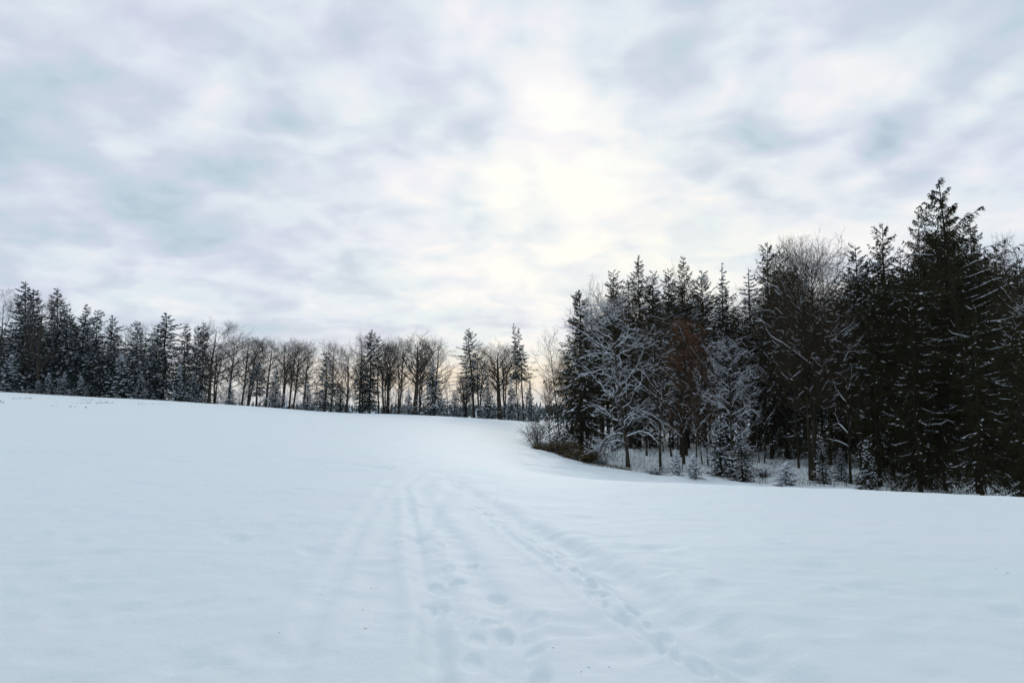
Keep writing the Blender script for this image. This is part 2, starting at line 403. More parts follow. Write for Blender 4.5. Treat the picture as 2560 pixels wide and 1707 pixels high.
def norm(a): return a / np.maximum(np.linalg.norm(a, axis=-1, keepdims=True), 1e-9)
def tubes(g, P, R, sides=3, mi=0):
    n, k, _ = P.shape
    if n == 0: return
    t = np.empty_like(P); t[:, 1:-1] = P[:, 2:] - P[:, :-2]; t[:, 0] = P[:, 1] - P[:, 0]; t[:, -1] = P[:, -1] - P[:, -2]
    t = norm(t)
    ref = np.where(np.abs(t[:, :1, 2:3]) < .9, np.array([0, 0, 1.]), np.array([1., 0, 0]))
    a = norm(np.cross(t, np.broadcast_to(ref, t.shape))); b = np.cross(a, t)
    th = np.arange(sides) * 2 * np.pi / sides + np.pi / 2
    c = np.cos(th)[None, None, :, None]; s_ = np.sin(th)[None, None, :, None]
    v = P[:, :, None, :] + R[:, :, None, None] * (a[:, :, None, :] * c + b[:, :, None, :] * s_)
    idx = np.arange(n * k * sides).reshape(n, k, sides); nx = np.roll(idx, -1, axis=2)
    f = np.stack([idx[:, :-1], idx[:, 1:], nx[:, 1:], nx[:, :-1]], -1).reshape(-1, 4)
    g.add(v.reshape(-1, 3), f, mi)
def leaves(g, C, D, L, W, rng, mi=0):
    """small pointed blades at C along D"""
    n = len(C)
    if n == 0: return
    D = norm(D); r = norm(rng.normal(size=(n, 3))); S = norm(np.cross(D, r))
    L = L[:, None]; W = W[:, None]
    v = np.stack([C - D * L * .5, C + S * W * .5, C + D * L * .5, C - S * W * .5], 1)
    g.add(v.reshape(-1, 3), np.arange(n * 4).reshape(n, 4), mi)
def lumps(g, C, D, L, W, H):
    """low soft pads of snow, flattened spindles"""
    n = len(C)
    if n == 0: return
    D = norm(D); up = np.array([0, 0, 1.]); S = norm(np.cross(D, up)); L = L[:, None]; W = W[:, None]; H = H[:, None]
    v = np.stack([C - D * L * .5, C + S * W * .5 + D * L * .12, C + D * L * .5, C - S * W * .5 - D * L * .1, C + up * H + D * L * .1, C - up * H * .25 ], 1)
    b = np.arange(n)[:, None, None] * 6
    f = np.array([[0, 1, 4], [1, 2, 4], [2, 3, 4], [3, 0, 4], [1, 0, 5], [2, 1, 5], [3, 2, 5], [0, 3, 5]])
    g.add(v.reshape(-1, 3), (f[None] + b).reshape(-1, 3), 0)

def crown_radius(root, pct=97):
    c = [ch for ch in root.children if ch.name.split('.')[0] in ('crown', 'twigs')][0]
    a = np.empty(len(c.data.vertices) * 3, np.float32); c.data.vertices.foreach_get('co', a); a = a.reshape(-1, 3)
    return float(np.percentile(np.hypot(a[:, 0] - np.median(a[:, 0]), a[:, 1]), pct)), float(np.percentile(a[:, 2], 99.9))
def tag(o, label, cat, group=None):
    o['label'] = label; o['category'] = cat
    if group: o['group'] = group
def empty(name):
    o = bpy.data.objects.new(name, None); COL.objects.link(o); o.empty_display_size = .5; return o
PROTO = {}

def conifer(key, name, seed, H=25., Rm=4.5, cb=.08, N=200, p=.9, el0=-18, el1=32, droop=.25, m=16, q=3, leaf=.34, lw=.11, snow=.25,
            hang=.5, mats=None, tr=.28, round_top=0.0, gap=0.0, lumpw=.34, dead=0, curve=0.0, patch=0.0, strip=0.0):
    rng = np.random.RandomState(seed)
    root = empty(name)
    mats = mats or [M_BARK, M_NEED]
    k = 14
    zt = np.linspace(0, H, k)
    wob = np.column_stack([vnoise(zt / 6, zt * 0 + seed, 1) * .5 + curve * (1 - zt / H) ** 1.5, vnoise(zt / 6, zt * 0 + seed, 2) * .5, zt]); wob[:, 1] -= wob[0, 1]
    wob[:, 0] -= wob[0, 0]
    P = wob[None]; R = (tr * (1 - zt / H) ** .8 + .02)[None]; R[0, 0] *= 1.35
    g = Geo(); tubes(g, P, R, 8, 0); g.build('trunk', [mats[0]], root)
    tp = (np.arange(N) + rng.rand(N)) / N
    tp = 1 - (1 - tp) ** .72
    az_ = np.arange(N) * 2.39996 + rng.uniform(-.5, .5, N)
    if gap: # clumps: drop whole stretches of the crown in some directions
        nn = vnoise(tp * 9, az_ % (2 * np.pi) / 1.1, seed % 13)
        keep = nn > -.5 + gap; tp, az_ = tp[keep], az_[keep]; N = len(tp)
    t = cb + (1 - cb) * tp
    prof = (1 - tp) ** p
    if round_top: prof = prof * (1 - round_top) + round_top * np.sqrt(np.clip(1 - (2 * tp - 1) ** 2, 0, 1)) * (1 - .3 * tp)
    prof = prof * (.45 + .55 * np.clip(tp / .12, 0, 1)) if cb > .1 else prof
    sidev = 1 + .5 * vnoise(tp * 7, np.cos(az_) * 1.5 + 3, seed % 11) * 2
    whorl = 1 + .30 * np.sin(tp * H * 2.1 + seed) * (tp > .25)      # boughs bunched in storeys
    L = Rm * prof * rng.uniform(.55, 1.2, N) * sidev * whorl + .16 + .22 * (1 - tp)
    base = np.column_stack([np.interp(t * H, zt, wob[:, 0]), np.interp(t * H, zt, wob[:, 1]), t * H])
    elv = np.radians(el0 + (el1 - el0) * tp ** 1.6 + rng.uniform(-9, 9, N))
    hd = np.column_stack([np.cos(az_), np.sin(az_), np.zeros(N)])
    ks = 7; ss = np.linspace(0, 1, ks)
    horiz = L[:, None] * ss * np.cos(elv)[:, None]
    zz_ = L[:, None] * (ss * np.sin(elv)[:, None] - droop * ss ** 1.6 + droop * .8 * ss ** 4)
    B = base[:, None] + hd[:, None] * horiz[..., None]; B[..., 2] += zz_
    B[:, 1:] += rng.normal(size=(N, ks - 1, 3)) * .03 * L[:, None, None] * .5
    g = Geo()
    tubes(g, B, (.014 + .007 * L)[:, None] * (1.1 - ss), 3, 0)
    # side shoots
    sj = (np.arange(m) + .5) / m * .9 + .1
    S = np.clip(sj[None] + rng.uniform(-.04, .04, (N, m)), 0, 1)
    if patch:
        S = np.clip(patch + (1 - patch) * S, 0, 1)
    idx = S * (ks - 1); i0 = np.clip(np.floor(idx).astype(int), 0, ks - 2); fr = (idx - i0)[..., None]
    ar = np.arange(N)[:, None]
    C = B[ar, i0] * (1 - fr) + B[ar, i0 + 1] * fr
    td = norm(B[ar, i0 + 1] - B[ar, i0])
    side = np.where(np.arange(m) % 2, 1., -1.)[None, :, None] * np.stack([-td[..., 1], td[..., 0], td[..., 2] * 0], -1)
    sl = (.15 + .32 * L[:, None] * (1 - .75 * S)) * rng.uniform(.6, 1.15, (N, m)); sl = np.minimum(sl, 1.5)
    sd = norm(td * .75 + side * rng.uniform(.5, 1.0, (N, m, 1)) + np.array([0, 0, -1.]) * (hang * rng.uniform(.2, 1.2, (N, m, 1))))
    C, sd, sl = C.reshape(-1, 3), sd.reshape(-1, 3), sl.ravel()
    Lr = np.repeat(L, m); lsz = np.clip(.42 + .28 * Lr, .42, 1.0)
    for j in range(q):
        f = (j + rng.rand(len(C))) / q
        kp = rng.rand(len(C)) < np.clip(.42 + .45 * Lr, .2, 1)
        cc = C + sd * (sl * f)[:, None]; cc[:, 2] -= hang * .35 * sl * f * rng.rand(len(C)) * 1.2
        d = sd + rng.normal(size=cc.shape) * .38; d[:, 2] -= hang * .5 * rng.rand(len(C))
        leaves(g, cc[kp], d[kp], (leaf * lsz * rng.uniform(.7, 1.35, len(C)))[kp], (lw * lsz * rng.uniform(.7, 1.4, len(C)))[kp], rng, 1)
    # leader needles
    n = 16; f = rng.rand(n); c0 = wob[-1] * f[:, None] * 0 + np.column_stack([np.full(n, wob[-1, 0]), np.full(n, wob[-1, 1]), H - f * H * .06])
    leaves(g, c0 + rng.normal(size=(n, 3)) * .02, rng.normal(size=(n, 3)) * .7 + [0, 0, 1], np.full(n, leaf * .9), np.full(n, lw), rng, 1)
    if dead:    # dead bare twigs on the shaded lower trunk
        tz = rng.uniform(.06 * H, max(cb, .2) * H * 1.3, dead); a = rng.rand(dead) * 6.283; l = rng.uniform(.6, 2.2, dead)
        p0 = np.column_stack([np.interp(tz, zt, wob[:, 0]), np.interp(tz, zt, wob[:, 1]), tz]); dd = np.column_stack([np.cos(a), np.sin(a), rng.uniform(-.35, .15, dead)])
        PP = p0[:, None] + dd[:, None] * (l[:, None] * np.array([0, .5, 1]))[..., None]; PP[:, 2, 2] -= .15 * l
        tubes(g, PP, np.tile([.018, .013, .008], (dead, 1)), 3, 0)
    g.build('crown', mats, root)
    if snow > 0:
        gs = Geo(); sel = (rng.rand(len(C)) < snow * (.35 if strip else 1.) * np.clip(1 + 1.8 * vnoise(C[:, 2] / 1.7, np.arctan2(C[:, 1], C[:, 0]) * 1.6 + 9, 3), 0, 2))
        n = sel.sum(); cs = C[sel] + sd[sel] * (sl[sel] * .45)[:, None]; cs[:, 2] += .05
        sdd = norm(sd[sel] * [1, 1, 0] + hd[np.repeat(np.arange(N), m)[sel]] * .35) ; sdd[:, 2] -= rng.uniform(0, .35, n)
        lumps(gs, cs, sdd, np.clip(sl[sel] * rng.uniform(.7, 1.4, n), .2, 1.1), lumpw * rng.uniform(.4, 1.1, n), rng.uniform(.05, .16, n))
        if strip:      # snow lying along the tops of some boughs
            s3 = (rng.rand(N) < strip * 1.25) & (L < np.percentile(L, 78)); Q = B[s3][:, 2:].copy(); Q[..., 2] += .05
            tubes(gs, Q, np.array([.01, .035, .05, .035, .01])[None] * rng.uniform(.5, 1.15, (len(Q), 1)), 4, 0)
        s2 = rng.rand(N) < snow * (.5 if strip else 1.1); n2_ = s2.sum()
        if n2_:
            fpos = rng.randint(3, ks - 1, n2_); cc = B[s2][np.arange(n2_), fpos]; dd = B[s2][np.arange(n2_), fpos] - B[s2][np.arange(n2_), fpos - 1]
            lumps(gs, cc + [0, 0, .05], dd, np.clip(L[s2] * .3, .3, 1.3), lumpw * 1.25 * rng.uniform(.5, 1.1, n2_), rng.uniform(.07, .2, n2_))
        gs.build('snow_cover', [M_TSNOW], root, 'stuff')
    cr, ch_ = crown_radius(root); PROTO[key] = dict(root=root, H=ch_, R=cr, used=False)

def grow(rng, P, R, n, t0, t1, ang, L, k, up, jit, rr, spread=1.0, flat=0.0, lpow=0.0, minr=.012, tipr=.5):
    """n children on every parent branch; returns their paths and radii"""
    N0, K, _ = P.shape
    par = np.repeat(np.arange(N0), n); M = len(par)
    base_t = np.tile((np.arange(n) + .5) / n, N0) + rng.uniform(-.5, .5, M) / n
    t = t0 + (t1 - t0) * base_t
    idx = t * (K - 1); i0 = np.clip(np.floor(idx).astype(int), 0, K - 2); fr = (idx - i0)[:, None]
    C = P[par, i0] * (1 - fr) + P[par, i0 + 1] * fr; rad0 = R[par, i0] * (1 - fr[:, 0]) + R[par, i0 + 1] * fr[:, 0]
    td = norm(P[par, i0 + 1] - P[par, i0])
    az_ = np.tile(np.arange(n) * 2.39996, N0) + rng.uniform(0, 6.283, N0).repeat(n) + rng.uniform(-.5, .5, M)
    ref = np.where(np.abs(td[:, 2:3]) < .9, np.array([0, 0, 1.]), np.array([1., 0, 0]))
    a = norm(np.cross(td, ref)); b = np.cross(a, td)
    side = a * np.cos(az_)[:, None] + b * np.sin(az_)[:, None] * (1 - flat)
    side = norm(side)
    an = np.radians(ang + rng.uniform(-10, 10, M))[:, None]
    d = norm(td * np.cos(an) + side * np.sin(an))
    Ls = (L(t) if callable(L) else np.full(M, L)) * rng.uniform(.65, 1.2, M)
    Q = np.empty((M, k, 3)); Q[:, 0] = C; st = Ls / (k - 1)
    for i in range(1, k):
        Q[:, i] = Q[:, i - 1] + d * st[:, None]
        d = norm(d + rng.normal(size=d.shape) * jit + np.array([0, 0, 1.]) * up)
    r0 = np.maximum(rad0 * rr * (Ls / Ls.mean()) ** .3, minr)
    RR = r0[:, None] * (1 - (1 - tipr) * np.linspace(0, 1, k)); RR = np.maximum(RR, minr * .7)
    return Q, RR

def snow_on(gs, P, R, rng, prob, thick=.02, flatz=.8):
    d = norm(P[:, -1] - P[:, 0]); ok = (np.abs(d[:, 2]) < flatz) & (rng.rand(len(P)) < prob)
    Q = P[ok].copy(); RR = R[ok] + thick * rng.uniform(.6, 1.3, (ok.sum(), 1)); RR[:, -1] *= .5; RR[:, 0] *= .6
    Q[..., 2] += R[ok] * .8 + thick * .6
    tubes(gs, Q, RR, 3, 0)

def broadleaf(key, name, seed, H=24., Rc=4.5, cb=.4, trunk_r=.26, n1=20, n2=7, n3=6, n4=3, ang1=42, up1=.10, up2=.06, jit=.10, wind=0.0, lean=0.0,
              snow=0.0, thick=.02, minr=.014, leaf=None, leafn=0, forks=1, mats=None, droop_low=0.0, tt=.97, ivy=0, bend=0.0, l2=.42, l3=.22, l4=.11, trim=1.0):
    rng = np.random.RandomState(seed); root = empty(name); mats = mats or [M_BEECH, M_TWIGF]
    k = 12; zt = np.linspace(0, 1, k)
    TP = []; TR_ = []
    for fk in range(forks):
        x = vnoise(zt * 2.2, zt * 0 + seed + fk, 3) * .9 * zt ** .5 + bend * np.sin(zt * 3.1) * 1.2
        y = vnoise(zt * 2.2, zt * 0 + seed + fk, 4) * .9 * zt ** .5
        off = (fk - (forks - 1) / 2) * 1.0
        x = x + off * (.25 + 1.5 * zt) ; y = y + (fk % 2) * .7 * zt
        x = x - x[0] + off * .35
        P = np.column_stack([x, y, zt * H * tt * (1 - .06 * fk)]); TP.append(P)
        TR_.append(trunk_r * (1 - .18 * fk) * (1 - zt) ** .75 + .025)
    P0 = np.array(TP); R0 = np.array(TR_); R0[:, 0] *= 1.3
    g = Geo(); tubes(g, P0, R0, 8, 0); g.build('trunk', [mats[0]], root)
    g = Geo()
    def L1(t):
        s_ = np.clip((t - cb) / (1 - cb), 0, 1)
        return Rc * (1.25 * np.sin(np.pi * np.clip(.28 + .62 * s_, 0, 1)) ** .8 + .1) * trim
    P1, R1 = grow(rng, P0, R0, n1, cb, .97, ang1, L1, 8, up1, jit, .5, minr=.035)
    if droop_low:
        w_ = np.clip(1 - (P1[:, 0, 2] / H - cb) / .45, 0, 1)
        ss = np.linspace(0, 1, P1.shape[1]); P1[..., 2] -= (w_[:, None] * ss ** 1.5 * droop_low * Rc * .8)
        P1[..., 2] = np.maximum(P1[..., 2], .5)
    P2, R2 = grow(rng, P1, R1, n2, .15, .98, 38, Rc * l2, 6, up2, jit * 1.3, .5, minr=.02)
    P3, R3 = grow(rng, P2, R2, n3, .12, .98, 36, Rc * l3, 5, up2, jit * 1.5, .55, minr=minr)
    P4, R4 = grow(rng, P3, R3, n4, .2, 1., 33, Rc * l4, 3, up2, jit * 1.5, .6, minr=minr * .8)
    allp = [(P1, R1, 5), (P2, R2, 4), (P3, R3, 3), (P4, R4, 3)]
    if wind:
        for PP, _, _ in allp:
            PP[..., 0] += wind * (np.clip(PP[..., 2] / H, 0, 1.1) ** 4) * 1.3
    for PP, RR, sd_ in allp: tubes(g, PP, RR, sd_, 0 if sd_ == 5 else 1)
    fm = [mats[0], mats[1]]
    if leaf:
        fm.append(leaf)
        sel = rng.randint(0, len(P4), leafn); f = rng.rand(leafn, 1); C = P4[sel, 0] * (1 - f) + P4[sel, -1] * f + rng.normal(size=(leafn, 3)) * .12
        C = C[vnoise(C[:, 0] / 1.3 + C[:, 1] / 2, C[:, 2] / 1.1, 6) > -.14]; leafn = len(C)
        leaves(g, C, rng.normal(size=(leafn, 3)) + [0, 0, -.4], rng.uniform(.08, .17, leafn), rng.uniform(.05, .10, leafn), rng, 2)
    g.build('crown', fm, root)
    if ivy:
        gi = Geo(); f = rng.rand(ivy) ** 1.2 * .62; C = np.column_stack([np.interp(f, zt, P0[0, :, 0]), np.interp(f, zt, P0[0, :, 1]), f * H * tt])
        a = rng.rand(ivy) * 6.283; rr = rng.uniform(.2, .85, ivy) * (1 + .8 * vnoise(f * 14, a * .8, 5)); C[:, 0] += np.cos(a) * rr; C[:, 1] += np.sin(a) * rr
        leaves(gi, C, rng.normal(size=(ivy, 3)) + [0, 0, -.8], rng.uniform(.2, .4, ivy), rng.uniform(.12, .22, ivy), rng, 0); gi.build('ivy', [M_NEEDF], root)
    if snow > 0:
        gs = Geo()
        snow_on(gs, P1, R1, rng, snow * 1.3, thick * .8); snow_on(gs, P2, R2, rng, snow * 1.2, thick * 1.15, .7); snow_on(gs, P3, R3, rng, snow * .62, thick * 1.1, .6)
        snow_on(gs, P4, R4, rng, snow * (.4 if snow > .6 else .12), thick * .8, .6)
        gs.build('snow_cover', [M_TSNOW], root, 'stuff')
    cr, ch_ = crown_radius(root); PROTO[key] = dict(root=root, H=ch_, R=cr, used=False)

def shrub(key, name, seed, H=4., R=2.2, stems=14, n2=6, n3=5, snow=.15, leaf=None, leafn=0, mats=None, minr=.012):
    rng = np.random.RandomState(seed); root = empty(name); mats = mats or [M_BARK, M_TWIG]
    a = rng.rand(stems) * 6.283; tl = rng.uniform(.1, .75, stems); d = np.column_stack([np.cos(a) * tl, np.sin(a) * tl, np.ones(stems)]); d = norm(d)
    k = 7; P = np.empty((stems, k, 3)); P[:, 0] = rng.normal(size=(stems, 3)) * [.35 * R / 2, .35 * R / 2, 0]
    P[:, 0, 2] = -.05
    ls = H * rng.uniform(.6, 1.08, stems) / (k - 1)
    for i in range(1, k):
        P[:, i] = P[:, i - 1] + d * ls[:, None]; d = norm(d + rng.normal(size=d.shape) * .16 + [0, 0, .02])
    Rr_ = np.linspace(.045, .015, k)[None] * rng.uniform(.7, 1.3, (stems, 1))
    g = Geo(); tubes(g, P, Rr_, 4, 0); g.build('stems', [mats[0]], root)
    g = Geo()
    P2, R2 = grow(rng, P, Rr_, n2, .2, 1, 42, H * .3, 5, .03, .2, .6, minr=.016); P3, R3 = grow(rng, P2, R2, n3, .1, 1, 40, H * .14, 4, .02, .2, .6, minr=minr)
    tubes(g, P2, R2, 3, 0); tubes(g, P3, R3, 3, 0); fm = [mats[1]]
    if leaf:
        fm.append(leaf); C = np.concatenate([P3.reshape(-1, 3), P2.reshape(-1, 3)]); C = C[rng.randint(0, len(C), leafn)] + rng.normal(size=(leafn, 3)) * .12
        C[:, 2] = np.abs(C[:, 2]); leaves(g, C, rng.normal(size=(leafn, 3)), rng.uniform(.12, .28, leafn), rng.uniform(.03, .09, leafn), rng, 1)
    g.build('twigs', fm, root)
    if snow:
        gs = Geo(); snow_on(gs, P2, R2, rng, snow, .02); snow_on(gs, P3, R3, rng, snow, .016); gs.build('snow_cover', [M_TSNOW], root, 'stuff')
    cr, ch_ = crown_radius(root); PROTO[key] = dict(root=root, H=ch_, R=cr, used=False)

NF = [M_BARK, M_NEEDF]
# far rows (needles coloured for haze, with a little hoar), then the near wood
conifer('fs1', 'spruce_tree', 21, 25, 5.2, .04, 210, .62, snow=.10, mats=NF, leaf=.5, lw=.17, gap=.10, q=3, lumpw=.95)
conifer('fs2', 'spruce_tree', 22, 25, 5.0, .12, 170, .5, snow=.13, mats=NF, leaf=.5, lw=.17, gap=.22, round_top=.35, lumpw=1.0)
conifer('fs3', 'spruce_tree', 23, 24, 4.6, .30, 150, .58, snow=.16, mats=NF, leaf=.45, lw=.14, gap=.12, dead=30, lumpw=.45, el1=55)
conifer('fsv', 'spruce_tree', 24, 28, 3.4, .45, 105, .6, snow=.05, mats=NF, leaf=.45, lw=.13, gap=.2, dead=30, droop=.4, hang=.8, tr=.24)
conifer('fcol', 'spruce_tree', 25, 24, 2.8, .1, 190, .35, snow=.08, mats=NF, leaf=.5, lw=.16, gap=.15, round_top=.5)
conifer('fpine', 'pine_tree', 26, 25, 3.6, .52, 110, .5, snow=.14, mats=NF, leaf=.4, lw=.16, gap=.3, round_top=.8, el0=0, el1=35, droop=.05, hang=.1, tr=.3)
conifer('yfs', 'young_fir_tree', 31, 9, 3.0, .02, 150, .85, snow=.11, mats=NF, leaf=.36, lw=.14, m=14, lumpw=1.1, droop=.3, tr=.1)
conifer('yfd', 'young_spruce_tree', 32, 10, 2.9, .02, 150, .85, snow=.18, mats=NF, leaf=.34, lw=.12, m=14, lumpw=.35, tr=.12)
conifer('yfe', 'young_spruce_tree', 33, 10, 3.2, .02, 130, 1.0, snow=.28, mats=NF, leaf=.34, lw=.12, m=14, gap=.2, lumpw=.4, tr=.12)
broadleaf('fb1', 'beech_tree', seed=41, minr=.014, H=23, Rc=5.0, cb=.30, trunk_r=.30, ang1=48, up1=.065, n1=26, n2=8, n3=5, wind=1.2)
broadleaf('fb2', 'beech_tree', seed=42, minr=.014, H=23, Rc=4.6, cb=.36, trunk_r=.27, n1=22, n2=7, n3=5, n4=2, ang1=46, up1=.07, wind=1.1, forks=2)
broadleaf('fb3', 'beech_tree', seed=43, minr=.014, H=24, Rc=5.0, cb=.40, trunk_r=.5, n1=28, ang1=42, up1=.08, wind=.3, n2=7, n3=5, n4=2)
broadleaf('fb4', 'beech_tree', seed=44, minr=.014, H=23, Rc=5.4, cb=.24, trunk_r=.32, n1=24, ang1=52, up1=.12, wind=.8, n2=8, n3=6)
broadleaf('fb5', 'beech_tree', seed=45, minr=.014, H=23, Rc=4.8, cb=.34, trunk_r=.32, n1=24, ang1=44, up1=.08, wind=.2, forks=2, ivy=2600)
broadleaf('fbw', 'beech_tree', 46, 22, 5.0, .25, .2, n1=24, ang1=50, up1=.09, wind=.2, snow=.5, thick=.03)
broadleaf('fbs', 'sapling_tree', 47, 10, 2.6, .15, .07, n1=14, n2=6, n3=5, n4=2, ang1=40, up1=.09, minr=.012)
MN = [M_BARK, M_NEED]
conifer('ns1', 'spruce_tree', 51, 26, 5.2, .06, 270, .55, snow=.03, strip=.10, mats=MN, leaf=.32, lw=.10, m=18, q=4, gap=.05, hang=.8, lumpw=.3)
conifer('ns2', 'spruce_tree', 52, 26, 4.8, .10, 240, .5, snow=.06, strip=.16, mats=MN, leaf=.32, lw=.10, m=18, q=4, gap=.15, hang=.7, round_top=.25, lumpw=.35)
conifer('ns3', 'spruce_tree', 53, 27, 4.6, .34, 210, .52, snow=.03, strip=.12, mats=MN, leaf=.32, lw=.11, m=16, q=4, gap=.1, dead=25, hang=.7)
conifer('ns4', 'spruce_tree', 54, 26, 4.4, .38, 190, .45, snow=.07, strip=.2, mats=MN, leaf=.32, lw=.11, m=16, q=4, gap=.2, dead=25, round_top=.3, lumpw=.4)
conifer('npine', 'pine_tree', 55, 26, 4.2, .45, 170, .5, snow=.18, mats=MN, leaf=.30, lw=.11, m=18, q=4, gap=.28, round_top=.85, el0=5, el1=35, droop=.04, hang=.1, dead=40)
conifer('nfir', 'fir_tree', 56, 27, 3.2, .3, 150, .75, snow=.3, mats=MN, leaf=.32, lw=.11, m=14, q=3, gap=.25, el0=-5, el1=30, droop=.12, hang=.2, lumpw=.4, dead=30)
conifer('edge', 'spruce_tree', 57, 20, 5.6, .07, 270, .62, snow=.12, strip=.3, mats=MN, leaf=.34, lw=.11, m=18, q=4, gap=.12, hang=.6, lumpw=.75, tr=.34, el0=-24)
conifer('tall', 'spruce_tree', 58, 30, 8.4, .2, 150, .62, el0=0, el1=40, droop=.03, m=30, q=4, leaf=.34, lw=.09, snow=.02, strip=.24, hang=1.3, mats=MN, tr=.30, gap=.08, curve=2.2, lumpw=.28)
conifer('nyf', 'young_fir_tree', 59, 4, 1.6, .01, 90, .8, snow=.32, mats=MN, leaf=.22, lw=.08, m=12, lumpw=.6, tr=.06, droop=.3)
conifer('nyd', 'young_spruce_tree', 60, 9, 2.6, .02, 150, .7, snow=.14, mats=MN, leaf=.26, lw=.09, m=14, q=4, lumpw=.35, tr=.12)
NB = [M_BARK, M_TWIG]
broadleaf('laden', 'beech_tree', 61, 23, 6.6, .12, .27, n1=36, n2=9, n3=6, n4=2, ang1=62, up1=.02, up2=.02, jit=.24, snow=.72, thick=.016, minr=.016, mats=[M_BEECH, M_TWIG], droop_low=.55, forks=1, l2=.36)
broadleaf('nb1', 'beech_tree', 62, 24, 5.6, .2, .28, n1=32, n2=8, n3=6, n4=3, ang1=60, up1=.03, jit=.14, snow=.20, thick=.018, minr=.013, mats=NB)
broadleaf('nb2', 'beech_tree', 63, 26, 6.2, .28, .36, n1=40, n2=9, n3=6, n4=3, ang1=58, up1=.055, jit=.12, snow=.12, thick=.016, minr=.013, mats=NB, forks=2)
broadleaf('nb3', 'beech_tree', 64, 24, 5.4, .3, .2, n1=24, n2=8, n3=6, n4=3, ang1=40, up1=.09, jit=.11, snow=.12, thick=.014, minr=.012, mats=NB)
broadleaf('nbt', 'beech_tree', 67, 22, 5.4, .25, .13, n1=20, n2=6, n3=4, n4=2, ang1=46, up1=.07, jit=.13, snow=.1, thick=.012, minr=.010, mats=NB)
broadleaf('rust', 'beech_tree', 65, 20, 4.6, .2, .2, n1=30, n2=8, n3=6, n4=3, ang1=48, up1=.07, snow=.16, thick=.016, minr=.012, mats=NB, leaf=M_RUST, leafn=26000)
broadleaf('pole', 'bare_sapling', 66, 13, 2.4, .35, .10, n1=12, n2=5, n3=4, n4=2, ang1=55, up1=.03, snow=.4, thick=.014, mats=NB)
shrub('bush', 'bush', 71, 4.6, 2.6, 22, 7, 6, snow=.12)
shrub('brush', 'bramble_thicket', 72, 2.2, 2.8, 60, 6, 5, snow=.14, leaf=M_BRUSH, leafn=15000)
shrub('sbush', 'bush', 73, 2.0, 1.8, 18, 6, 5, snow=.75)

def copy_tree(root):
    r = root.copy(); COL.objects.link(r)
    for ch in list(root.children):
        c = ch.copy(); COL.objects.link(c); c.parent = r
    return r
_pr = random.Random(5)
def place(key, bx, tx, trow, Yd, hw, label, cat='tree', group=None, rot=None, sink=.12):
    """a plant of that kind at depth Yd, its foot in direction bx, its top in direction tx and row trow, crown half width hw"""
    pr = PROTO[key]
    x = (bx - CXP) / F * Yd; gz_ = hz(x, Yd) - sink
    top = zrow(Yd, trow); Hh = max(top - gz_, 1.0)
    dx = (tx - bx) / F * Yd
    rw = hw / F * Yd
    o = pr['root'] if not pr['used'] else copy_tree(pr['root']); pr['used'] = True
    o.location = (x, Yd, gz_)
    sz = math.hypot(Hh, dx) / pr['H']; sx = rw / pr['R']
    o.scale = (sx, sx, sz)
    o.rotation_mode = 'XYZ'
    rz = _pr.uniform(0, 6.28) if rot is None else rot
    from mathutils import Matrix, Euler
    m_ = Matrix.Rotation(math.atan2(dx, Hh), 4, 'Y') @ Matrix.Rotation(rz, 4, 'Z')
    o.rotation_euler = m_.to_euler('XYZ')
    tag(o, label, cat, group)
    return o

